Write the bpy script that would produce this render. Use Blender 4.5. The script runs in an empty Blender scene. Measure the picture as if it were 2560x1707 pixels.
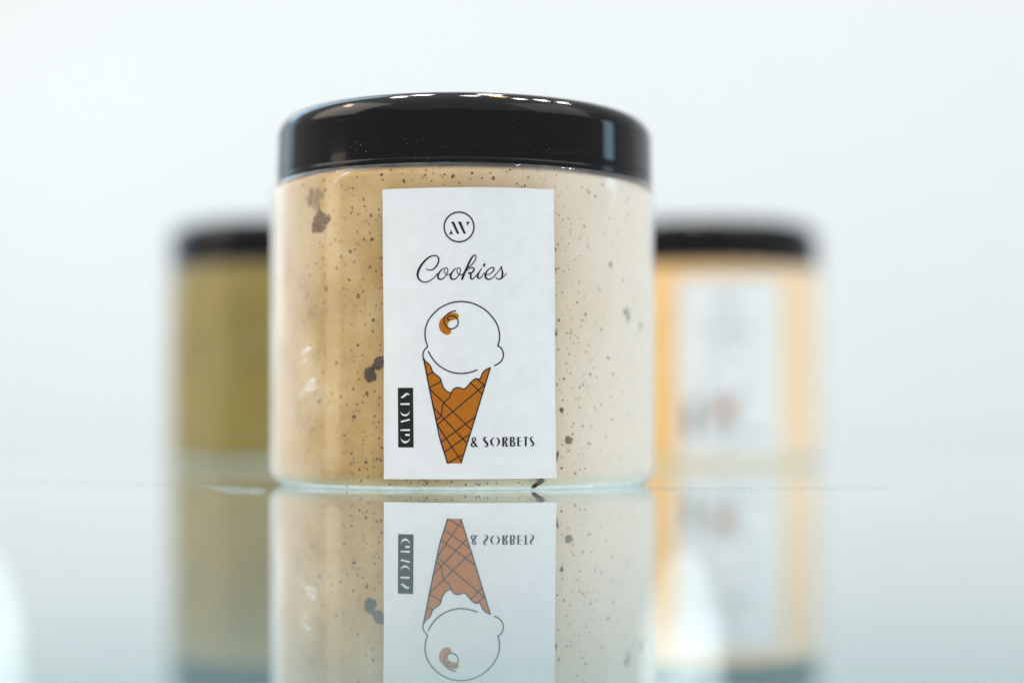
import bpy, bmesh, math, random
from mathutils import Vector, Matrix
from mathutils.geometry import tessellate_polygon
R_ = math.radians
random.seed(7)
sc = bpy.context.scene
C = sc.collection

# ------------------------------------------------------------------ camera, world, lamps
F, HOR, CAMZ = 4430.0, 1060.0, 0.0155         # focal length in photo pixels, horizon row, eye height (m)
cd = bpy.data.cameras.new('camera')
cam = bpy.data.objects.new('camera', cd); C.objects.link(cam)
cam.location = (0, 0, CAMZ); cam.rotation_euler = (R_(90), 0, 0)
cd.sensor_width = 36; cd.lens = F * 36 / 2560
cd.shift_y = (HOR - 853.5) / 2560
cd.clip_start = 0.005; cd.clip_end = 50
cd.dof.use_dof = True; cd.dof.focus_distance = 0.4125
cd.dof.aperture_fstop = 62.3 / 20.8
sc.camera = cam

w = bpy.data.worlds.new('World'); sc.world = w; w.use_nodes = True
bg = w.node_tree.nodes['Background']
bg.inputs[0].default_value = (0.94, 0.97, 1.0, 1); bg.inputs[1].default_value = 0.665

def area(name, loc, target, size, radiance, color=(1, 1, 1), size_y=None, spread=180, disk=False):
    l = bpy.data.lights.new(name, 'AREA')
    l.shape = 'DISK' if disk else 'RECTANGLE'
    l.size = size; l.size_y = size_y or size
    a = (math.pi * size * size / 4) if disk else size * l.size_y
    l.energy = radiance * math.pi * a
    l.color = color; l.spread = R_(spread)
    o = bpy.data.objects.new(name, l); C.objects.link(o)
    o.location = loc
    o.rotation_euler = (Vector(target) - Vector(loc)).to_track_quat('-Z', 'Y').to_euler()
    return o

area('overhead_fill', (0.1, -1.3, 1.9), (0.1, -1.3, 0.0), 4.6, 0.75, (1.0, 0.985, 0.96))  # broad fill added overhead to light the jar fronts, not a fixture
area('side_lamp', (1.7, -0.3, 1.75), (0, 0.46, 0.05), 1.7, 2.0, (0.95, 0.98, 1.0))
area('warm_lamp', (-1.75, 0.40, 1.45), (0, 0.46, 0.05), 1.5, 1.75, (1.0, 0.90, 0.79), spread=110)
area('under_shelf_fill', (0.0, 0.44, -0.30), (0.0, 0.46, 0.0), 0.7, 1.0, (0.97, 0.98, 1.0))  # uplight added to brighten the jar base from below, no real fixture
area('bottle_fill', (0.045, 0.30, -0.047), (0.053, 0.55, -0.070), 0.03, 6.0, (0.98, 0.99, 1.0), spread=22)  # narrow fill added only to brighten the right bottle
area('bottle_fill', (-0.15, 0.30, -0.047), (-0.163, 0.55, -0.050), 0.03, 4.0, (1.0, 0.99, 0.97), spread=22)  # same added fill for the left bottle
area('warm_strip_lamp', (-1.50, 0.14, 0.16), (0, 0.46, 0.06), 0.28, 3.0, (1.0, 0.82, 0.62), 0.34)
area('blue_strip_lamp', (1.49, 0.63, 0.41), (0, 0.46, 0.08), 0.22, 6.5, (0.46, 0.78, 1.0), 0.26)
area('blue_window_lamp', (-0.78, 1.15, 0.30), (-0.05, 0.46, 0.08), 0.30, 1.2, (0.50, 0.80, 1.0), 0.45)
# slanting blue light tube above and behind on the left: draws the thin blue line along the lid's left rim
tube = area('blue_tube_lamp', (-0.455, 1.195, 0.73), (-0.04, 0.44, 0.09), 0.62, 6.5, (0.50, 0.80, 1.0), 0.15)
tz = (Vector((-0.455, 1.195, 0.73)) - Vector((-0.04, 0.44, 0.09))).normalized()
tx = Vector((0.29, -0.19, 0.36)); tx = (tx - tz * tx.dot(tz)).normalized()
tube.rotation_euler = Matrix((tx, tz.cross(tx), tz)).transposed().to_euler()
# row of ceiling spots above the shelf; each leaves its own glint on the lid's rounded rim
for loc, col, rad in (((-0.97, 0.72, 1.23), (1.0, .62, .35), 18), ((-0.42, 0.94, 1.44), (1, .98, .94), 30), ((-0.25, 1.06, 1.43), (1, .98, .94), 34), ((0.02, 0.78, 1.55), (1, .98, .94), 30),
                      ((0.09, 1.18, 1.38), (1, .98, .94), 34), ((0.20, 0.84, 1.52), (1.0, .60, .28), 18), ((0.40, 0.67, 1.52), (1, .98, .94), 30), ((0.51, 0.84, 1.44), (1, .98, .94), 34), ((0.63, 0.96, 1.35), (1, .98, .94), 22)):
    area('spot_lamp', loc, (-0.01, 0.46, 0.08), 0.085, rad * 1.1, col, disk=True, spread=70)

sc.view_settings.view_transform = 'Standard'
sc.view_settings.look = 'None'
sc.view_settings.exposure = 0.0
sc.view_settings.gamma = 1.0
sc.cycles.use_denoising = True
sc.cycles.max_bounces = 10
sc.cycles.transparent_max_bounces = 16
sc.cycles.caustics_reflective = False
sc.cycles.sample_clamp_indirect = 4.0

# ------------------------------------------------------------------ materials
def mat(name):
    m = bpy.data.materials.new(name); m.use_nodes = True
    nt = m.node_tree
    return m, nt, nt.nodes['Principled BSDF'], nt.nodes['Material Output']

def N(nt, t, **kw):
    n = nt.nodes.new(t)
    for k, v in kw.items():
        setattr(n, k, v)
    return n

def math_node(nt, op, a, b=None, clamp=False):
    n = N(nt, 'ShaderNodeMath', operation=op, use_clamp=clamp)
    for i, v in enumerate((a, b)):
        if v is None: continue
        if isinstance(v, (int, float)): n.inputs[i].default_value = v
        else: nt.links.new(v, n.inputs[i])
    return n.outputs[0]

def mixc(nt, fac, a, b, blend='MIX'):
    n = N(nt, 'ShaderNodeMix', data_type='RGBA', blend_type=blend)
    for i, v in ((0, fac), (6, a), (7, b)):
        if isinstance(v, (int, float)): n.inputs[i].default_value = v
        elif isinstance(v, tuple): n.inputs[i].default_value = (*v[:3], 1)
        else: nt.links.new(v, n.inputs[i])
    return n.outputs[2]

def noise(nt, scale, detail=3, rough=.55, dims='OBJECT'):
    tc = N(nt, 'ShaderNodeTexCoord')
    n = N(nt, 'ShaderNodeTexNoise')
    n.inputs['Scale'].default_value = scale; n.inputs['Detail'].default_value = detail
    n.inputs['Roughness'].default_value = rough
    nt.links.new(tc.outputs['Object'], n.inputs['Vector'])
    return n.outputs['Fac']

def ramp(nt, fac, stops):
    r = N(nt, 'ShaderNodeValToRGB')
    e = r.color_ramp.elements
    while len(e) < len(stops): e.new(0.5)
    for el, (p, c) in zip(e, stops):
        el.position = p; el.color = (*c, 1) if isinstance(c, tuple) else (c, c, c, 1)
    nt.links.new(fac, r.inputs[0])
    return r.outputs[0]

def plain(name, col, rough=.6, spec=.5, nscale=None, namp=.15):
    m, nt, p, o = mat(name)
    p.inputs['Roughness'].default_value = rough
    p.inputs['Specular IOR Level'].default_value = spec
    if nscale:
        d = tuple(c * (1 - namp) for c in col); b = tuple(min(1, c * (1 + namp)) for c in col)
        nt.links.new(ramp(nt, noise(nt, nscale), [(.3, d), (.7, b)]), p.inputs['Base Color'])
    else:
        p.inputs['Base Color'].default_value = (*col, 1)
    return m

def bump(nt, p, height, strength, dist):
    b = N(nt, 'ShaderNodeBump'); b.inputs['Strength'].default_value = strength
    b.inputs['Distance'].default_value = dist
    nt.links.new(height, b.inputs['Height']); nt.links.new(b.outputs[0], p.inputs['Normal'])

M = {}
M['wall'] = plain('white_wall_paint', (.828, .815, .813), .75, .2, 2.0, .02)
M['lower_wall'] = plain('lower_wall_shaded', (.20, .29, .32), .6, .3, 3.0, .04)  # same wall, with the shade below the shelf painted into its colour
M['lower'] = plain('lower_shelf_laminate', (.62, .72, .75), .5, .3, 3.0, .03)
M['white_plastic'] = plain('white_plastic', (.80, .81, .82), .4, .5, 30, .02)
M['ink'] = plain('black_ink', (.011, .012, .012), .65, .25, 900, .25)
M['ink_orange'] = plain('orange_ink', (.45, .135, .004), .6, .25, 1500, .10)
M['ink_pink'] = plain('magenta_ink', (.50, .10, .13), .6, .25, 1500, .15)
M['ink_brown'] = plain('brown_ink', (.50, .24, .10), .6, .25, 1500, .10)
M['ink_yellow'] = plain('yellow_ink', (.62, .50, .05), .6, .25, 1500, .15)
M['ink_white'] = plain('bare_paper', (.80, .80, .77), .7, .2)

def paper():
    m, nt, p, o = mat('label_paper')
    nt.links.new(ramp(nt, noise(nt, 260, 5, .6), [(.3, (.775, .775, .772)), (.72, (.835, .836, .84))]), p.inputs['Base Color'])
    p.inputs['Roughness'].default_value = .62; p.inputs['Specular IOR Level'].default_value = .3
    bump(nt, p, noise(nt, 420, 5, .65), .12, .0004)
    return m
M['paper'] = paper()

def black_plastic():
    m, nt, p, o = mat('black_gloss_plastic')
    tc = N(nt, 'ShaderNodeTexCoord')
    def dots(scale, a, b, lo, hi, amp, nsc):
        v = N(nt, 'ShaderNodeTexVoronoi'); v.inputs['Scale'].default_value = scale
        nt.links.new(tc.outputs['Object'], v.inputs['Vector'])
        d = ramp(nt, v.outputs['Distance'], [(a, 1.0), (b, 0.0)])
        return math_node(nt, 'MULTIPLY', d, ramp(nt, noise(nt, nsc, 4), [(lo, 0.0), (hi, amp)]))
    mp = N(nt, 'ShaderNodeMapping'); mp.inputs['Scale'].default_value = (1, 1, 26)      # fine scratches running round the lid
    nt.links.new(tc.outputs['Object'], mp.inputs['Vector'])
    sn = N(nt, 'ShaderNodeTexNoise'); sn.inputs['Scale'].default_value = 110; sn.inputs['Detail'].default_value = 5
    nt.links.new(mp.outputs[0], sn.inputs['Vector'])
    scr = ramp(nt, sn.outputs['Fac'], [(.60, 0.0), (.78, .05)])
    fac = math_node(nt, 'MAXIMUM', scr, math_node(nt, 'MAXIMUM', dots(620, .06, .11, .50, .64, .6, 90), dots(1150, .05, .12, .48, .66, .35, 60)))
    nt.links.new(mixc(nt, fac, (.004, .004, .0048), (.26, .24, .22)), p.inputs['Base Color'])
    nt.links.new(ramp(nt, noise(nt, 70, 5, .65), [(.35, .018), (.7, .06)]), p.inputs['Roughness'])
    p.inputs['Specular IOR Level'].default_value = .19
    return m
M['lid'] = black_plastic()

def clear_plastic(name, haze, tint=(1, 1, 1)):
    m, nt, p, o = mat(name); nt.nodes.remove(p)
    tr = N(nt, 'ShaderNodeBsdfTransparent'); tr.inputs[0].default_value = (*tint, 1)
    df = N(nt, 'ShaderNodeBsdfDiffuse'); df.inputs[0].default_value = (.90, .91, .92, 1)
    tl = N(nt, 'ShaderNodeBsdfTranslucent'); tl.inputs[0].default_value = (.86, .88, .90, 1)
    gl = N(nt, 'ShaderNodeBsdfGlossy'); gl.inputs['Roughness'].default_value = .09
    lw = N(nt, 'ShaderNodeLayerWeight'); lw.inputs[0].default_value = .5
    cs = math_node(nt, 'MAXIMUM', math_node(nt, 'SUBTRACT', 1.0, lw.outputs['Facing']), .04)
    hz = math_node(nt, 'SUBTRACT', 1.0, math_node(nt, 'EXPONENT', math_node(nt, 'DIVIDE', math_node(nt, 'MULTIPLY', ramp(nt, noise(nt, 75, 6, .7), [(.32, .35), (.52, .9), (.70, 2.3)]), -haze), cs)))
    mx0 = N(nt, 'ShaderNodeMixShader'); mx0.inputs[0].default_value = .4
    nt.links.new(df.outputs[0], mx0.inputs[1]); nt.links.new(tl.outputs[0], mx0.inputs[2])
    mx1 = N(nt, 'ShaderNodeMixShader'); nt.links.new(hz, mx1.inputs[0])
    nt.links.new(tr.outputs[0], mx1.inputs[1]); nt.links.new(mx0.outputs[0], mx1.inputs[2])
    fr = N(nt, 'ShaderNodeFresnel'); fr.inputs[0].default_value = 1.45
    geo = N(nt, 'ShaderNodeNewGeometry')
    f2 = math_node(nt, 'MULTIPLY', fr.outputs[0], math_node(nt, 'SUBTRACT', 1.0, geo.outputs['Backfacing']))
    mx2 = N(nt, 'ShaderNodeMixShader'); nt.links.new(f2, mx2.inputs[0])
    nt.links.new(mx1.outputs[0], mx2.inputs[1]); nt.links.new(gl.outputs[0], mx2.inputs[2])
    nt.links.new(mx2.outputs[0], o.inputs[0])
    return m
M['clear'] = clear_plastic('clear_jar_plastic', .055)
M['base'] = clear_plastic('milky_base_plastic', .35)

def shelf_glass():
    # both faces of a glass pane reflect: total 2F/(1+F); the rest passes, tinted by the glass
    m, nt, p, o = mat('shelf_glass'); nt.nodes.remove(p)
    tr = N(nt, 'ShaderNodeBsdfTransparent'); tr.inputs[0].default_value = (.84, .88, .89, 1)
    gl = N(nt, 'ShaderNodeBsdfGlossy'); gl.inputs['Roughness'].default_value = .012
    gl.inputs[0].default_value = (.975, .985, .985, 1)
    lw = N(nt, 'ShaderNodeLayerWeight'); lw.inputs[0].default_value = .5      # Schlick's curve, the same from both sides
    fr = math_node(nt, 'ADD', math_node(nt, 'MULTIPLY', math_node(nt, 'POWER', lw.outputs['Facing'], 6.2), .957), .043)
    f2 = math_node(nt, 'DIVIDE', math_node(nt, 'MULTIPLY', fr, 2.0), math_node(nt, 'ADD', fr, 1.0))
    mx = N(nt, 'ShaderNodeMixShader'); nt.links.new(f2, mx.inputs[0])
    nt.links.new(tr.outputs[0], mx.inputs[1]); nt.links.new(gl.outputs[0], mx.inputs[2])
    df = N(nt, 'ShaderNodeBsdfDiffuse'); df.inputs[0].default_value = (.86, .90, .91, 1)      # thin cold film on the glass
    mv = N(nt, 'ShaderNodeMixShader')
    nt.links.new(ramp(nt, noise(nt, 14, 5, .7), [(.3, .022), (.75, .048)]), mv.inputs[0])
    nt.links.new(mx.outputs[0], mv.inputs[1]); nt.links.new(df.outputs[0], mv.inputs[2])
    nt.links.new(mv.outputs[0], o.inputs[0])
    m2, nt, p, o = mat('shelf_glass_underside'); nt.nodes.remove(p)
    tr = N(nt, 'ShaderNodeBsdfTransparent'); tr.inputs[0].default_value = (.86, .95, .96, 1)
    nt.links.new(tr.outputs[0], o.inputs[0])
    m3 = plain('shelf_glass_edge', (.35, .60, .55), .1)
    return m, m2, m3
M['glass'], M['glass_under'], M['glass_edge'] = shelf_glass()

def frost(name, density, scale, col=(.88, .92, .94)):
    m, nt, p, o = mat(name); nt.nodes.remove(p)
    tr = N(nt, 'ShaderNodeBsdfTransparent')
    df = N(nt, 'ShaderNodeBsdfDiffuse'); df.inputs[0].default_value = (*col, 1)
    mx = N(nt, 'ShaderNodeMixShader')
    nt.links.new(ramp(nt, noise(nt, scale, 4, .7), [(.38, 0.0), (.62, density)]), mx.inputs[0])
    nt.links.new(tr.outputs[0], mx.inputs[1]); nt.links.new(df.outputs[0], mx.inputs[2])
    nt.links.new(mx.outputs[0], o.inputs[0])
    return m
M['frost'] = frost('frost', .45, 500, (.34, .39, .41))
M['frost_line'] = frost('frost_line', .42, 400, (.26, .34, .37))
M['frost_faint'] = frost('faint_frost', .6, 300)

def ice_cream(name, dark, mid, light, frost_gloss_col, speck):
    m, nt, p, o = mat(name)
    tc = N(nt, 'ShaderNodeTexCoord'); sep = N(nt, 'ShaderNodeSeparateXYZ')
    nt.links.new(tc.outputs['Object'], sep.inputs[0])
    base = ramp(nt, noise(nt, 55, 5, .6), [(.30, dark), (.5, mid), (.72, light)])
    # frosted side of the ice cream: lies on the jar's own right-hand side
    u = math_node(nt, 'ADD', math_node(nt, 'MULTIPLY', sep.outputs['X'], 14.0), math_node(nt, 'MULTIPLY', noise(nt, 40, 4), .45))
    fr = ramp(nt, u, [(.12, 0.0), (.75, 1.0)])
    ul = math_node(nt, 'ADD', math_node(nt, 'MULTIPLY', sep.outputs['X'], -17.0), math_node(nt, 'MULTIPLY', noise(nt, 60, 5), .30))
    fl = ramp(nt, ul, [(.68, 0.0), (1.0, .85)])            # pale band on the left flank: the clear wall's gloss put into the colour
    col = mixc(nt, math_node(nt, 'MAXIMUM', fr, fl), base, frost_gloss_col)
    if speck:
        v = N(nt, 'ShaderNodeTexVoronoi'); v.inputs['Scale'].default_value = 360
        nt.links.new(tc.outputs['Object'], v.inputs['Vector'])
        s = ramp(nt, v.outputs['Distance'], [(.10, 1.0), (.26, 0.0)])
        pm = ramp(nt, noise(nt, 170, 3), [(.50, 0.0), (.66, .55)])
        s = math_node(nt, 'MULTIPLY', s, pm)
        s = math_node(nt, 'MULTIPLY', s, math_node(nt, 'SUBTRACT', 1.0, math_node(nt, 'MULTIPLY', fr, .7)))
        col = mixc(nt, s, col, (.26, .13, .05))
    nt.links.new(col, p.inputs['Base Color'])
    p.inputs['Roughness'].default_value = .55; p.inputs['Specular IOR Level'].default_value = .25
    bump(nt, p, noise(nt, 120, 4), .15, .0006)
    return m
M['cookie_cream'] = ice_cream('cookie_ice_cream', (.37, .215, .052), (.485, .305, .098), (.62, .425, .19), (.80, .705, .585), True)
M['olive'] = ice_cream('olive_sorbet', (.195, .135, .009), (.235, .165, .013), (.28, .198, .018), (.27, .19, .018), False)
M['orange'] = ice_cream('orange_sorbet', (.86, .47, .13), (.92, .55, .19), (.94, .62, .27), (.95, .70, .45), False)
def sunk(name, col, nscale, namp, lo, hi, top=1.0):
    # a piece half sunk in the cream: opaque where it stands proud, veiled towards its outline
    m = plain(name, col, .85, .2, nscale, namp); nt = m.node_tree
    p = nt.nodes['Principled BSDF']
    at = N(nt, 'ShaderNodeAttribute'); at.attribute_name = 'depth'
    u = math_node(nt, 'ADD', at.outputs['Fac'], math_node(nt, 'MULTIPLY', math_node(nt, 'SUBTRACT', noise(nt, nscale * 1.3, 4, .65), .5), .55))
    nt.links.new(ramp(nt, u, [(lo, 0.0), (hi, top)]), p.inputs['Alpha'])
    return m
M['crumb_dark'] = sunk('dark_crumb', (.115, .060, .030), 900, .4, -.25, .6)
M['crumb_brown'] = sunk('brown_crumb', (.23, .115, .045), 900, .3, -.25, .8, .9)
M['crumb_grey'] = sunk('veiled_crumb', (.33, .28, .21), 900, .2, -.2, .9, .75)
M['chunk'] = sunk('cookie_chunk_dark', (.075, .032, .017), 420, .6, -.1, 1.0)
M['chunk_veiled'] = sunk('cookie_chunk_veiled', (.20, .105, .055), 380, .5, -.1, 1.1, .85)
M['chunk_grey'] = sunk('cookie_chunk_frosted', (.40, .38, .33), 300, .15, .0, 1.0, .6)
M['chunk_haze'] = sunk('cookie_chunk_sunk', (.36, .26, .13), 200, .15, .0, 1.2, .55)
M['chunk_green'] = sunk('cookie_chunk_olive', (.15, .12, .06), 400, .5, -.05, .8)

# ------------------------------------------------------------------ mesh helpers
def link(name, me, parent=None, loc=(0, 0, 0)):
    o = bpy.data.objects.new(name, me); C.objects.link(o)
    o.parent = parent; o.location = loc
    return o

def mesh(name, verts, faces, mats, parent=None, smooth=True, mi=None):
    me = bpy.data.meshes.new(name); me.from_pydata([tuple(v) for v in verts], [], faces)
    for m in (mats if isinstance(mats, list) else [mats]): me.materials.append(m)
    for i, pl in enumerate(me.polygons):
        pl.use_smooth = smooth
        if mi: pl.material_index = mi[i]
    me.update()
    return link(name, me, parent)

def lathe(name, prof, m, parent=None, seg=144):
    vs, fs = [], []
    for r, z in prof:
        for k in range(seg):
            a = 2 * math.pi * k / seg
            vs.append((r * math.sin(a), -r * math.cos(a), z))
    n = len(prof)
    for i in range(n - 1):
        for k in range(seg):
            k2 = (k + 1) % seg
            fs.append((i * seg + k, i * seg + k2, (i + 1) * seg + k2, (i + 1) * seg + k))
    o = mesh(name, vs, fs, m, parent)
    bm = bmesh.new(); bm.from_mesh(o.data)
    bmesh.ops.remove_doubles(bm, verts=bm.verts, dist=1e-6)
    bm.to_mesh(o.data); bm.free()
    for pl in o.data.polygons: pl.use_smooth = True
    return o

def arc(cx, cz, r, a0, a1, n):
    return [(cx + r * math.cos(R_(a0 + (a1 - a0) * i / n)), cz + r * math.sin(R_(a0 + (a1 - a0) * i / n))) for i in range(n + 1)]

def box(name, x0, x1, y0, y1, z0, z1, m, kind=None):
    vs = [(x, y, z) for z in (z0, z1) for y in (y0, y1) for x in (x0, x1)]
    fs = [(0, 2, 3, 1), (4, 5, 7, 6), (0, 1, 5, 4), (1, 3, 7, 5), (3, 2, 6, 7), (2, 0, 4, 6)]
    o = mesh(name, vs, fs, m, smooth=False)
    if kind: o['kind'] = kind
    return o

def tag(o, label, cat, group=None):
    o['label'] = label; o['category'] = cat
    if group: o['group'] = group
    return o

# ------------------------------------------------------------------ the setting
box('wall', -1.6, 1.6, 1.50, 1.54, -0.003, 0.62, M['wall'], 'structure')
box('lower_wall', -1.6, 1.6, 1.50, 1.54, -0.60, -0.0035, M['lower_wall'], 'structure')
box('lower_shelf', -1.6, 1.6, 0.20, 1.498, -0.36, -0.34, M['lower'], 'structure')
shelf = box('glass_shelf', -1.4, 1.4, 0.08, 1.498, -0.006, 0.0, [M['glass'], M['glass_under'], M['glass_edge']], 'structure')
for i, pl in enumerate(shelf.data.polygons):
    pl.material_index = 1 if i == 0 else 0 if i == 1 else 2

# ------------------------------------------------------------------ front jar
JX, JY, JR = (1157.5 - 1280) / F * 0.4615, 0.4615, 0.050
def on_jar(px, py, r):
    """photo pixel -> (angle, height) on the front jar's wall of radius r; used to read the label's artwork off the photo"""
    dx, dz = (px - 1280) / F, (HOR - py) / F
    a = dx * dx + 1; b = -2 * (dx * JX + JY); c = JX * JX + JY * JY - r * r
    t = (-b - math.sqrt(max(0, b * b - 4 * a * c))) / (2 * a)
    return math.atan2(t * dx - JX, JY - t), CAMZ + t * dz
def wrap(a, z, r): return (r * math.sin(a), -r * math.cos(a), z)
def px3(px, py, r): a, z = on_jar(px, py, JR); return wrap(a, z, r)

def jar_shell_profile():
    p = arc(.0455, .0045, .0045, -52, 0, 8)
    p += [(.05, .012), (.05, .040), (.05, .072)] + arc(.0480, .0746, .0020, 0, 66, 8)
    return p + [(.0482, .0767), (.0470, .0769), (.0466, .0772), (.0466, .084)]
def jar_base_profile():
    return [(0, .0004), (.030, .0004), (.040, .0003), (.0425, .0001), (.0435, .0), (.0450, .0)] + arc(.0455, .0045, .0045, -84, -52, 6)
def contents_profile():
    p = [(0, .0007), (.0440, .0007)] + arc(.0454, .0039, .0032, -86, -4, 9)
    return p + [(.0486, .012), (.0486, .040), (.0486, .0715)] + arc(.0464, .0739, .0022, 0, 86, 6) + [(.0455, .0762), (0, .0763)]
def lid_profile():
    p = [(.0468, .084), (.0468, .0770), (.0472, .0763), (.0485, .0763), (.0487, .0764), (.04875, .0767), (.04875, .0774), (.04865, .0777),
         (.04855, .0779), (.0486, .0781), (.0486, .080), (.0484, .0868), (.0484, .0876)]
    p += arc(.0484 - .0055, .0883, .0055, 2, 88, 16)
    return p + [(.0415, .0938), (.03, .0938), (.015, .0938), (.005, .0938), (0, .0938)]

jar = bpy.data.objects.new('ice_cream_jar', None); C.objects.link(jar)
jar.location = (JX, JY, 0)
tag(jar, 'sharp front jar of speckled cookie ice cream with a white Cookies label and black lid', 'jar', 'ice cream jars on the glass shelf')
shell = lathe('jar_body', jar_shell_profile(), M['clear'], jar, 192)
base = lathe('jar_base', jar_base_profile(), M['base'], jar, 192)
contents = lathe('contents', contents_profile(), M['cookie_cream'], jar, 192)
lid = lathe('lid', lid_profile(), M['lid'], jar, 192)

# label paper
corner = [on_jar(*p, JR) for p in ((958.5, 475), (1383, 474.5), (1388.5, 1194.5), (962, 1197))]
def label_mesh(parent):
    nu, nv = 48, 24
    vs, fs = [], []
    for layer in (.00022, .00004):
        for j in range(nv + 1):
            for i in range(nu + 1):
                u, v = i / nu, j / nv
                a = (1-v)*((1-u)*corner[0][0]+u*corner[1][0]) + v*((1-u)*corner[3][0]+u*corner[2][0])
                z = (1-v)*((1-u)*corner[0][1]+u*corner[1][1]) + v*((1-u)*corner[3][1]+u*corner[2][1])
                e = max(0, 1 - min(u, 1 - u) / .045) ** 2 * (.5 + .5 * math.sin(v * 9 + u * 5)) + max(0, 1 - min(v, 1 - v) / .03) ** 2 * (.5 + .5 * math.sin(u * 11 + 1 + v * 2))
                vs.append(wrap(a, z, JR + layer + .00030 * e))         # edges lift a little here and there
    st = (nu + 1) * (nv + 1); id_ = lambda i, j, l=0: l * st + j * (nu + 1) + i
    for j in range(nv):
        for i in range(nu):
            fs.append((id_(i, j+1), id_(i+1, j+1), id_(i+1, j), id_(i, j)))
    rim = [(i, 0) for i in range(nu)] + [(nu, j) for j in range(nv)] + [(i, nv) for i in range(nu, 0, -1)] + [(0, j) for j in range(nv, 0, -1)]
    for k in range(len(rim)):
        a, b = rim[k], rim[(k + 1) % len(rim)]
        n = len(vs); vs += [vs[id_(*a)], vs[id_(*b)], vs[id_(*b, 1)], vs[id_(*a, 1)]]
        fs.append((n, n + 1, n + 2, n + 3))
    o = mesh('label', vs, fs, M['paper'], parent)
    for pl in list(o.data.polygons)[nu * nv:]: pl.use_smooth = False
    return o
label = label_mesh(jar)

# ---- flat print on the label
class Print:
    def __init__(s, ox, oy, sx): s.o = (ox, oy); s.s = sx; s.v = []; s.f = []; s.m = []
    def to(s, p): return (s.o[0] + p[0] / s.s, s.o[1] + p[1] / s.s)
    def crop(s, ox, oy, sx): s.o = (ox, oy); s.s = sx; return s
    def poly(s, pts, lift=.00026, mi=0, dx=0):
        pts = [s.to((x + dx, y)) for x, y in pts]
        bm = bmesh.new()
        vs = [bm.verts.new((x, y, 0)) for x, y in pts]
        for tri in tessellate_polygon([[Vector((x, y, 0)) for x, y in pts]]):
            if len(set(tri)) == 3: bm.faces.new([vs[k] for k in tri])
        bm.normal_update()
        x0 = min(p[0] for p in pts); x1 = max(p[0] for p in pts)
        x = math.floor(x0 / 6) * 6 + 6
        while x < x1:
            bmesh.ops.bisect_plane(bm, geom=bm.verts[:] + bm.edges[:] + bm.faces[:], plane_co=(x, 0, 0), plane_no=(1, 0, 0))
            x += 6
        bm.verts.index_update()
        b = len(s.v)
        s.v += [px3(v.co.x, v.co.y, JR + lift) for v in bm.verts]
        for f in bm.faces:
            idx = [b + v.index for v in f.verts]
            n = f.normal.z
            s.f.append(idx if n < 0 else idx[::-1]); s.m.append(mi)
        bm.free()
    def stroke(s, pts, wid, lift=.00029, mi=0, straight=False, cap=True):
        """ribbon along a smoothed line; wid = one width or one per point, all in crop units"""
        n = len(pts); wid = wid * 1.15 if isinstance(wid, (int, float)) else [q * 1.18 for q in wid]
        if isinstance(wid, (int, float)): wid = [wid] * n
        if len(wid) < n:
            wid = [wid[min(len(wid) - 1, int(i * len(wid) / n))] for i in range(n)]
        P, W = [], []
        if straight or n == 2:
            for i in range(n - 1):
                for k in range(8):
                    t = k / 8
                    P.append((pts[i][0]*(1-t)+pts[i+1][0]*t, pts[i][1]*(1-t)+pts[i+1][1]*t)); W.append(wid[i]*(1-t)+wid[i+1]*t)
            P.append(pts[-1]); W.append(wid[-1])
        else:
            for i in range(n - 1):
                p0, p1, p2, p3 = pts[max(0, i-1)], pts[i], pts[i+1], pts[min(n-1, i+2)]
                for k in range(7):
                    t = k / 7
                    q = []
                    for c in (0, 1):
                        q.append(.5*((2*p1[c])+(-p0[c]+p2[c])*t+(2*p0[c]-5*p1[c]+4*p2[c]-p3[c])*t*t+(-p0[c]+3*p1[c]-3*p2[c]+p3[c])*t**3))
                    P.append(tuple(q)); W.append(wid[i]*(1-t)+wid[i+1]*t)
            P.append(pts[-1]); W.append(wid[-1])
        b = len(s.v); m = len(P)
        for i in range(m):
            a, c = P[max(0, i-1)], P[min(m-1, i+1)]
            tx, ty = c[0]-a[0], c[1]-a[1]; L = math.hypot(tx, ty) or 1
            nx, ny = -ty/L*W[i]/2, tx/L*W[i]/2
            for sg in (1, -1):
                x, y = s.to((P[i][0]+sg*nx, P[i][1]+sg*ny)); s.v.append(px3(x, y, JR + lift))
        for i in range(m - 1):
            k = b + 2*i
            s.f.append((k, k+2, k+3, k+1)); s.m.append(mi)
        if cap:
            for e in (0, m - 1):
                s.dot(P[e], W[e] / 2, lift, mi)
    def dot(s, c, r, lift=.00029, mi=0, n=10):
        b = len(s.v)
        for k in range(n):
            a = 2*math.pi*k/n
            x, y = s.to((c[0]+r*math.cos(a), c[1]+r*math.sin(a))); s.v.append(px3(x, y, JR + lift))
        s.f.append(tuple(range(b + n - 1, b - 1, -1))); s.m.append(mi)
    def rect(s, x0, y0, x1, y1, lift=.00029, mi=0): s.poly([(x0, y0), (x1, y0), (x1, y1), (x0, y1)], lift, mi)
    def build(s, name, mats, parent):
        o = mesh(name, s.v, s.f, mats, parent, smooth=True, mi=s.m)
        bm = bmesh.new(); bm.from_mesh(o.data)
        for f in bm.faces:
            c = f.calc_center_median()
            if f.normal.x * c.x + f.normal.y * c.y < 0: f.normal_flip()
        bm.to_mesh(o.data); bm.free()
        return o

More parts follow.
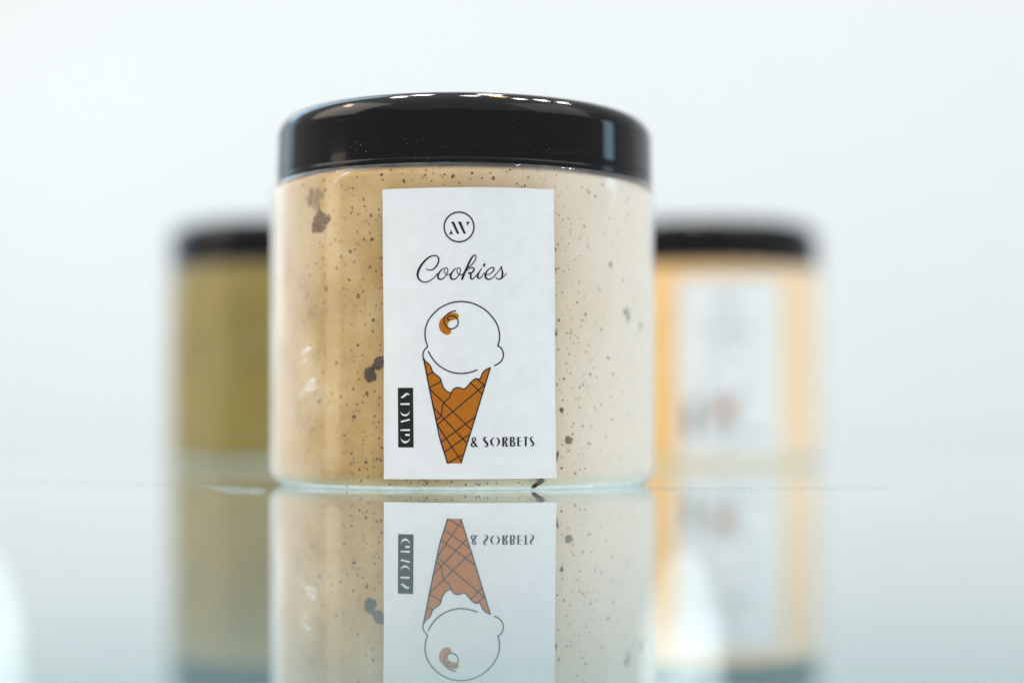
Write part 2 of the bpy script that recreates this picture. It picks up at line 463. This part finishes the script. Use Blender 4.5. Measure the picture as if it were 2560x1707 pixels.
# round monogram
p = Print(1100, 520, 15.68)
ring = [(748 + 580 * math.sin(2*math.pi*k/40), 750 - 580 * math.cos(2*math.pi*k/40)) for k in range(41)]
p.stroke(ring, 48, cap=False)
p.poly([(432, 835), (468, 950), (512, 1034), (352, 1034), (402, 960)])
p.poly([(428, 548), (555, 546), (592, 640), (752, 1000), (735, 1012), (690, 1030), (650, 990), (502, 665)])
p.poly([(680, 550), (852, 543), (840, 592), (1012, 1000), (970, 1022), (925, 1010), (760, 665), (735, 605)])
p.poly([(1018, 548), (1178, 550), (1112, 630), (1075, 724), (1054, 620)])
p.build('monogram', M['ink'], label)

# flavour word in script
p = Print(1030, 620, 9.408)
p.stroke([(345,490),(375,512),(430,522),(500,505),(560,450),(610,370),(632,285),(615,215),(560,182),(480,187),(380,237),(280,332),(200,445),(152,550),(138,640),(162,720),(220,780),(290,805),(370,795),(450,755),(530,690),(578,628),(605,605)],
         [16,18,20,24,28,30,28,24,22,24,30,38,42,44,42,34,26,22,22,20,18,18,18])
o_ = [(740,478),(680,532),(627,612),(612,680),(638,728),(690,738),(750,705),(808,632),(840,560),(842,500),(815,465),(780,475),(762,530),(775,590),(820,630),(870,630),(905,600)]
ow = [16,26,34,38,32,24,20,18,18,18,17,17,17,17,17,16,16]
p.stroke(o_, ow); p.stroke([(x + 297, y) for x, y in o_], ow)
p.stroke([(1178,730),(1220,625),(1290,465),(1360,312),(1420,212),(1470,168),(1502,182),(1502,232),(1462,320),(1392,408),(1312,468)], [44,44,42,38,32,22,18,20,22,20,17])
p.stroke([(1240,580),(1300,520),(1370,472),(1430,468),(1460,497),(1440,550),(1392,590),(1340,606),(1324,592),(1350,577),(1388,592),(1385,640),(1376,690),(1398,730),(1442,720),(1500,660),(1548,598)], [16,18,20,24,30,32,26,20,16,16,26,34,36,28,20,17,16])
p.stroke([(1640,478),(1592,550),(1550,630),(1546,690),(1580,715),(1630,690),(1680,612),(1705,588)], [15,24,36,34,26,18,17,16])
p.stroke([(1686,424),(1704,384)], 40)
p.stroke([(1738,626),(1800,625),(1870,582),(1918,522),(1920,472),(1880,460),(1812,490),(1752,560),(1722,640),(1737,705),(1790,738),(1850,728),(1920,680),(1972,612),(2000,590)], [15,17,19,26,26,20,22,30,40,36,26,20,18,17,16])
p.stroke([(1990,600),(2050,520),(2106,432)], [15,16,18])
p.stroke([(2106,432),(2106,500),(2124,590),(2114,670),(2085,722),(2030,736),(1988,716),(1966,690)], [16,26,36,36,28,20,18,15])
p.stroke([(2085,722),(2140,688),(2215,600)], [18,16,15])
p.build('flavour_lettering', M['ink'], label)

# ice cream cone drawing
cone = [(115,70),(150,85),(190,120),(215,165),(235,220),(290,270),(340,310),(360,380),(385,440),(430,490),(475,508),(490,520),(520,470),(560,443),(610,442),(655,460),(700,445),(740,400),(790,345),(840,315),(890,325),(910,290),(930,240),(970,195),(1040,160),(835,830),(630,1498),(440,1498),(280,790)]
swirl = [(740,240),(950,240),(1050,290),(1100,370),(1080,480),(1000,545),(850,580),(700,610),(600,690),(560,790),(575,880),(560,920),(650,1000),(720,1060),(730,1160),(680,1260),(560,1310),(420,1260),(290,1140),(210,1000),(190,850),(210,700),(280,560),(400,430),(560,320)]
p = Print(1040, 890, 5.6)
p.poly(cone, .00024, 1, -11); p.poly(cone, .00027, 0)
p.crop(1090, 770, 19.6)
p.poly(swirl, .000235, 1, -42); p.poly(swirl, .00025, 2, 36); p.poly(swirl, .00027, 0)
p.build('cone_colour', [M['ink_orange'], M['ink_pink'], M['ink_yellow']], label)
p = Print(1040, 740, 7.467)
p.stroke([(178,1218),(142,1150),(133,1090),(160,1010),(215,950)], 20)
p.stroke([(218,945),(213,915),(185,830),(172,720),(182,600),(228,470),(312,350),(430,240),(560,165),(700,118),(850,104),(1000,122),(1140,170),(1290,260),(1410,380),(1500,510),(1545,640),(1556,760),(1542,870),(1522,928)], 20)
p.stroke([(1522,928),(1580,965),(1615,1030),(1628,1100),(1602,1190),(1548,1252),(1465,1297)], 20)
p.stroke([(232,1030),(300,1150),(400,1268),(520,1355),(650,1415),(800,1443),(950,1435),(1060,1408),(1138,1378)], 20)
p.crop(1090, 770, 19.6)
p.stroke([(965,140),(820,170),(700,215),(560,310),(460,420),(405,560),(402,700),(450,830),(540,930),(660,1005),(790,1020),(920,975),(1030,880),(1085,750),(1080,620),(1030,510),(940,430),(830,392),(700,397),(600,440),(568,510),(598,578),(680,590)], 50)
p.crop(1040, 890, 5.6)
p.stroke([(118,75),(190,450),(290,930),(345,1180),(445,1495)], 16); p.stroke([(1038,165),(930,520),(785,1000),(630,1495)], 15)
p.stroke([(100,45),(150,85),(190,120),(215,165),(237,220),(290,268),(340,310),(362,380),(387,440),(430,490),(478,508)], 14)
p.stroke([(278,897),(345,840),(366,770),(372,690),(400,640),(460,590),(490,525),(520,470),(560,443),(610,442),(655,460),(700,445),(740,400),(790,345),(840,315),(890,325),(910,290),(930,240),(970,195),(1038,162)], 14)
for a, b in (((155,270),(235,225)),((185,445),(350,355)),((195,460),(765,1020)),((235,705),(700,1205)),((305,970),(630,1460)),((760,370),(930,535)),((855,325),(960,410)),((965,395),(300,960)),((820,855),(360,1200)),((735,1100),(405,1340)),((645,1380),(455,1496))):
    p.stroke([a, b], 14)
p.build('cone_outline', M['ink'], label)

# "& SORBETS"
p = Print(1170, 1080, 13.067)
p.stroke([(305,468),(250,428),(165,300),(142,235),(165,188),(212,176),(243,210),(238,258),(190,310),(130,362),(108,410),(130,452),(190,465),(240,430),(268,345)], [30,44,46,40,28,26,38,34,26,38,44,34,30,18,12])
S_ = [(600,168),(555,172),(522,212),(532,262),(588,330),(632,392),(628,440),(585,468),(522,452)]
p.stroke(S_, [10,32,48,54,60,54,42,22,8])
p.poly([(880,155),(800,185),(735,240),(713,310),(735,390),(790,442),(868,472),(812,410),(787,350),(782,300),(797,240),(840,190)])
p.poly([(905,158),(990,195),(1038,270),(1042,335),(1000,412),(898,472),(950,410),(980,330),(968,260),(935,200)])
p.rect(1115, 160, 1180, 466)
p.stroke([(1188,172),(1240,182),(1262,222),(1248,270),(1192,300)], [18,40,50,42,14]); p.stroke([(1200,312),(1226,352),(1262,450)], [26,46,50])
p.rect(1360, 155, 1420, 461)
p.stroke([(1424,166),(1472,176),(1492,216),(1474,268),(1428,295)], [14,38,46,36,10]); p.stroke([(1428,300),(1488,330),(1512,388),(1488,438),(1420,452)], [10,36,46,40,16])
p.rect(1600, 155, 1660, 456); p.rect(1662, 158, 1725, 176); p.rect(1662, 283, 1745, 299); p.rect(1662, 434, 1730, 452)
p.rect(1845, 168, 1905, 456); p.rect(1800, 147, 1955, 165)
p.stroke([(2120,150),(2062,165),(2032,202),(2042,252),(2088,312),(2124,370),(2118,418),(2078,440),(2022,448)], [8,24,44,50,54,46,36,20,8])
p.build('sorbets_lettering', M['ink'], label)

# "GLACES" in its black panel, read upwards
p = Print(985, 960, 9.5)
p.poly([(100,88),(460,85),(472,1500),(108,1500)], .00026, 0)
Lw = .00030
p.stroke([(172,300),(205,315),(250,280),(300,237),(345,235),(376,256)], [10,28,42,40,28,6], Lw, 1)
p.poly([(162,455),(380,450),(380,492),(165,495)], Lw, 1)
p.poly([(163,645),(182,712),(226,752),(270,763),(322,752),(366,705),(389,622),(358,684),(310,714),(262,718),(215,705),(185,680)], Lw, 1)
p.poly([(162,875),(380,822),(388,858),(180,910)], Lw, 1)
p.poly([(162,1075),(388,1065),(385,1110),(165,1108)], Lw, 1)
p.poly([(275,1182),(382,1180),(382,1225),(278,1225)], Lw, 1)
p.poly([(162,1235),(190,1350),(245,1398),(285,1402),(340,1377),(380,1325),(394,1275),(352,1328),(310,1350),(260,1352),(215,1332),(185,1300)], Lw, 1)
p.build('glaces_panel', [M['ink'], M['ink_white']], label)

# ---- cookie crumbs and chunks pressed against the inside of the wall
CR = .0486
DEPTH = {}
def blob(verts, faces, px, py, sx, sy, rot, thick, rings, seg, jag):
    """flattened lumpy dome on the ice cream's surface"""
    a0, z0 = on_jar(px, py, JR)
    k = 1 / F * (JY - JR * math.cos(a0))
    b = len(verts)
    wob = [1 + jag * random.uniform(-1, 1) for _ in range(seg)]
    c, s = math.cos(rot), math.sin(rot)
    for j in range(rings):
        q = math.cos(j / rings * math.pi / 2)       # 1 at the outline
        h = math.sin(j / rings * math.pi / 2) * thick
        for i in range(seg):
            t = 2 * math.pi * i / seg
            u, v = q * sx * wob[i] * math.cos(t), q * sy * wob[i] * math.sin(t)
            u, v = u * c - v * s, u * s + v * c
            hh = h * (1 + (jag * random.uniform(-.5, .5) if j else 0)) - .00004
            verts.append(wrap(a0 + u * k / CR, z0 - v * k, CR + hh)); DEPTH[len(verts) - 1, id(verts)] = j / (rings - 1)
    for j in range(rings - 1):
        for i in range(seg):
            i2 = (i + 1) % seg
            faces.append((b + j*seg + i, b + (j+1)*seg + i, b + (j+1)*seg + i2, b + j*seg + i2))
    faces.append(tuple(b + (rings - 1) * seg + i for i in range(seg - 1, -1, -1)))

def depth_attr(o, verts):
    at = o.data.attributes.new('depth', 'FLOAT', 'POINT')
    for i in range(len(verts)): at.data[i].value = DEPTH[i, id(verts)]
def fix_normals(o):
    bm = bmesh.new(); bm.from_mesh(o.data)
    for f in bm.faces:
        c = f.calc_center_median()
        if f.normal.x * c.x + f.normal.y * c.y < 0: f.normal_flip()
    bm.to_mesh(o.data); bm.free()

specks = []   # px, py, radius, tone (0 dark, 1 brown, 2 veiled)
def add(o, s, rows):
    for x, y, r, t in rows: specks.append((o[0] + x / s, o[1] + y / s, r * 1.3, t))
add((640, 400), 3.92, [(632,290,4,0),(620,190,3,1),(1203,135,3.2,0),(1215,185,2.6,1),(960,160,2.4,1),(912,272,2.6,1),(805,255,2.6,1),(1022,380,3,1),(908,462,3.2,1),(912,500,2,1),
  (1095,540,3.6,0),(1178,480,2.4,1),(1228,487,2.8,0),(1178,530,2,1),(1088,708,2.2,1),(1030,775,3.2,1),(1108,773,4.4,0),(955,812,2.2,1),(888,892,4.4,0),(935,872,2.6,1),(795,940,3.4,1),
  (930,995,2.4,1),(748,1055,3.6,0),(1085,1043,3.4,1),(1150,1085,2.6,1),(1205,1125,2.2,1),(1198,955,3,1),(645,1262,5,0),(820,1255,3.2,1),(988,1238,2,1),(970,1330,5,1),(1018,1285,3,1),
  (1188,1250,2.4,1),(1150,1422,2.6,1),(1190,1455,2.2,1),(500,1515,4.6,2),(1240,1240,2.6,0),(1240,1450,2,0),(548,1012,2.8,1),(735,780,3.4,1),(480,1130,3,1),(455,1030,2.6,2),(620,970,2.4,1),(1298,90,2,0)])
add((640, 780), 3.267, [(935,60,3.4,0),(870,100,2,1),(930,155,2.6,1),(805,268,3.4,0),(990,268,2,1),(995,315,2.6,1),(480,328,3,2),(622,412,4,1),(750,310,2.4,1),(845,350,2,1),(788,362,2,1),(818,548,2.4,1),
  (765,628,4,1),(882,663,4.6,0),(945,645,3,1),(660,690,4,1),(585,665,2.4,1),(480,728,6.5,2),(568,732,2.2,1),(710,755,2.6,1),(850,735,2.6,1),(990,695,2.4,1),(775,855,4.6,0),(820,810,2.4,1),(760,815,1.8,1),
  (948,848,2.6,1),(690,1005,3,1),(628,960,1.8,1),(878,1018,1.8,0),(848,1045,2.6,1),(985,1028,2.6,1),(1005,1108,2.8,0),(750,1153,2.8,0),(872,1225,4,0),(818,1285,2.6,0),(965,1200,3,0),(998,1210,2.8,0),
  (935,1198,1.6,1),(940,1268,1.8,0),(885,1278,2,0),(500,1292,2.2,1),(830,1380,2.8,1),(415,960,3,1),(715,1425,3.2,2),(890,1350,2,1),(750,1310,2,1)])
add((660, 200), 2.352, [(733,523,2.4,1),(945,525,2.2,1),(1030,508,2.4,1),(1107,562,4.2,0),(1225,545,2.6,0),(1285,572,2.4,1),(1355,573,3.2,0),(1478,512,1.8,1),(1497,605,2,1),(1545,617,2.8,0),(1565,570,2,1),
  (1145,600,2.4,1),(812,590,4,0),(675,553,3.2,0),(802,548,1.8,1),(940,555,2.2,0),(980,590,2.2,1),(1215,575,1.8,1),(1662,580,1.6,1),(1435,535,1.6,1),(1600,635,1.8,1),(1525,625,1.6,0)])
add((1360, 420), 1.866, [(205,270,2.6,1),(185,328,1.8,1),(68,378,2.6,0),(58,313,2.2,1),(103,240,1.8,1),(82,132,1.6,1),(68,470,3,1),(163,425,1.6,1),(68,592,2,1),(180,580,1.6,1),(212,680,3,0),(195,710,2.6,2),
  (188,740,2.6,1),(140,660,1.6,1),(122,768,2,1),(155,820,1.8,1),(215,855,1.8,1),(58,858,2,1),(250,932,2,1),(235,962,3.2,2),(138,957,1.8,0),(108,982,2.8,1),(76,1008,2.6,0),(165,1075,2.2,2),(256,1115,2.6,2),
  (240,1203,2,1),(97,1400,2.6,0),(162,1425,3.4,2),(345,960,4,2),(320,885,4.5,2),(340,1170,3,2),(200,1010,3,2),(120,910,3,2),(310,1250,2.4,2),(100,1290,2,1),(150,1240,2.4,2)])
for _ in range(500):      # finest crumbs, thinning out towards the frosted side
    if random.random() < .68: x = random.uniform(735, 956)
    elif random.random() < .6: x = random.uniform(1392, 1500)
    else: x = random.uniform(960, 1380)
    y = random.uniform(420, 1190)
    if 958 < x < 1388: y = random.choice([random.uniform(416, 462), random.uniform(1200, 1212)])
    specks.append((x, y, random.choice([1.2, 1.5, 1.8, 2.2, 2.9]) * random.uniform(.8, 1.2), random.choice([0, 1, 1, 1, 2])))
for _ in range(90):       # blurred grey bits behind the frost on the right
    specks.append((random.uniform(1395, 1610), random.uniform(450, 1180), random.choice([1.5, 2, 2.6, 3.6]), 2))
vs, fs, mi = [], [], []
for px, py, r, t in specks:
    n0 = len(fs)
    blob(vs, fs, px, py, r * random.uniform(.85, 1.25), r * random.uniform(.85, 1.3), random.uniform(0, 3), .00012, 2, 8, .28)
    mi += [t] * (len(fs) - n0)
cr = mesh('cookie_crumbs', vs, fs, [M['crumb_dark'], M['crumb_brown'], M['crumb_grey']], contents, mi=mi); depth_attr(cr, vs); fix_normals(cr)
cr['kind'] = 'stuff'

chunks = [(790, 556, 30, 24, -.5, 'chunk_veiled', 5), (778, 500, 20, 34, .1, 'chunk_haze', 3), (915, 936, 19, 16, .3, 'chunk', 5), (938, 908, 23, 13, -.6, 'chunk', 4), (1353, 1206, 23, 6, -.68, 'chunk', 4),
          (1431, 1100, 10, 9, .4, 'chunk_green', 4), (1411, 1025, 5, 8, -.5, 'chunk_green', 2), (1396, 833, 6.5, 7, 0, 'chunk_green', 2), (1396, 1148, 5, 19, .25, 'chunk_green', 4),
          (1580, 784, 9, 20, -.3, 'chunk_grey', 3), (1537, 661, 6, 9, 0, 'chunk_grey', 2), (1614, 816, 5, 13, 0, 'chunk_grey', 2)]
for px, py, sx, sy, rot, m, lobes in chunks:
    vs, fs = [], []
    for q in range(lobes * 4):
        big = q < 1
        t, d = random.uniform(0, 6.28), (0 if big else random.uniform(.4, .95))
        u, v = d * sx * math.cos(t), d * sy * math.sin(t)
        k = .80 if big else random.uniform(.18, .45)
        blob(vs, fs, px + u * math.cos(rot) - v * math.sin(rot), py + u * math.sin(rot) + v * math.cos(rot),
             sx * k * 1.15, sy * k * 1.15, rot, .00022 + random.uniform(0, .00012), 5, 18, .16)
    o = mesh('cookie_chunk', vs, fs, M[m], contents); depth_attr(o, vs); fix_normals(o); DEPTH.clear()

# frost smears on the outside of the wall
def smear(o, s, pts):
    c = [(o[0] + x / s, o[1] + y / s) for x, y in pts]
    vs = [px3(x, y, JR + .00008) for x, y in c]
    mx = sum(p[0] for p in c) / len(c), sum(p[1] for p in c) / len(c)
    vs.append(px3(*mx, JR + .00022)); n = len(c)
    ob = mesh('frost_smear', vs, [(i, (i + 1) % n, n) for i in range(n)], M['frost_faint'], shell); fix_normals(ob)
smear((640, 780), 3.267, [(362,352),(385,310),(430,280),(467,284),(452,310),(410,332),(385,352)])
smear((640, 780), 3.267, [(375,402),(422,372),(417,400),(390,422)])
smear((640, 780), 3.267, [(338,712),(375,640),(430,550),(480,528),(512,560),(517,612),(470,642),(420,652),(370,692)])
smear((640, 400), 3.92, [(920,112),(935,118),(840,165),(790,200),(765,270),(735,280),(755,210),(810,165),(860,135)])

# ------------------------------------------------------------------ the two jars behind
def copy_tree(o, parent=None):
    c = o.copy(); C.objects.link(c); c.parent = parent
    for ch in list(o.children): copy_tree(ch, c)
    return c
def rear_jar(px, Y, rotz, content_mat, with_label, text):
    r = jar.copy(); C.objects.link(r)
    r.location = ((px - 1280) / F * Y, Y, 0); r.rotation_euler = (0, 0, R_(rotz)); r['label'] = text
    for ch in (shell, base, lid):
        c = ch.copy(); C.objects.link(c); c.parent = r
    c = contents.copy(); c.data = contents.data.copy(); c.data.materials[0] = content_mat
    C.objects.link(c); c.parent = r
    if with_label:
        lb = label.copy(); C.objects.link(lb); lb.parent = r
        for ch in list(label.children):
            if not ch.name.startswith('cone_colour'): copy_tree(ch, lb)
        p = Print(1040, 890, 5.6)
        p.poly([(330,520),(430,450),(600,430),(780,470),(760,740),(640,860),(460,850),(350,700)])
        p.build('fruit_colour', M['ink_brown'], lb)
    return r
rear_jar(730, 0.714, 0, M['olive'], False, 'blurred jar of olive yellow sorbet with black lid, behind the front jar on its left')
rear_jar(1742, 0.714, 6, M['orange'], True, 'blurred jar of orange sorbet with a white label, behind the front jar on its right')
lid.rotation_euler = (0, R_(.38), 0)

# ------------------------------------------------------------------ white bottles below the glass, frost on the glass
def below(px, py, Y): return ((px - 1280) / F * Y, Y, CAMZ + (HOR - py) / F * Y)
def bottle(px, py_top, wpx, Y, text):
    x, y, z = below(px, py_top, Y)
    r = wpx / 2 / F * Y; zb = -.34; H = z - zb
    t = bpy.data.objects.new('white_bottle', None); C.objects.link(t); t.location = (x, y, zb)
    tag(t, text, 'bottle', 'white bottles below the glass shelf')
    k = r
    lathe('bottle_body', [(0, 0), (k*.93, 0), (k, .003), (k, H - 3.5*k), (k*1.03, H - 3.45*k), (k*1.03, H - 2.9*k), (k, H - 2.85*k), (k, H - 1.95*k), (k*.985, H - 1.8*k), (k*.94, H - 1.6*k)], M['white_plastic'], t, 64)
    lathe('bottle_cap', [(k*.93, H - 1.6*k), (k*.90, H - 1.5*k), (k*.80, H - 1.15*k), (k*.66, H - .75*k), (k*.52, H - .38*k), (k*.38, H - .14*k), (k*.2, H - .03*k), (0, H)], M['white_plastic'], t, 64)
    return t
bottle(1709, 1385, 200, 0.55, 'white round-topped bottle under the glass, beside the front jar\'s reflection')
bottle(-42, 1366, 205, 0.55, 'white round-topped bottle under the glass, cut off at the left edge')

def frost_trail(pts, text, m='frost_line'):
    vs, fs = [], []
    for i in range(len(pts) - 1):
        (x0, y0, w0), (x1, y1, w1) = pts[i], pts[i + 1]
        n = max(2, int(abs(x1 - x0) / 6))
        for k in range(n):
            t = k / n
            x, y, wd = x0 + (x1-x0)*t, y0 + (y1-y0)*t + random.uniform(-.8, .8), (w0 + (w1-w0)*t) * random.uniform(.6, 1.4)
            row = []
            for q, hgt in ((-.5, .0), (-.15, .7), (.2, .8), (.5, .0)):
                yy = y + q * wd
                Y = F * CAMZ / (yy - HOR)
                row.append(((x - 1280) / F * Y, Y, .0002 + hgt * .0003 * random.uniform(.3, 1.3)))
            vs += row
    rows = len(vs) // 4
    for i in range(rows - 1):
        for q in range(3):
            a = i * 4 + q
            fs.append((a, a + 1, a + 5, a + 4))
    o = mesh('frost_trail', vs, fs, M[m])
    o['kind'] = 'stuff'; tag(o, text, 'frost')
frost_trail([(-60, 1201, 1.6), (150, 1206, 2.0), (350, 1211, 2.2), (500, 1215, 3), (600, 1220, 3.5), (680, 1223, 3)], 'thin line of pale frost on the glass left of the front jar')
frost_trail([(520, 1219, 2), (545, 1222, 7), (570, 1226, 12), (620, 1229, 15), (650, 1229, 10), (670, 1227, 4)], 'small clump of white frost on the glass at the left foot of the front jar', 'frost')
frost_trail([(1620, 1221, 3), (1750, 1222, 2), (1900, 1221, 1.6), (2230, 1220, 1.6)], 'thin line of pale frost on the glass right of the front jar')
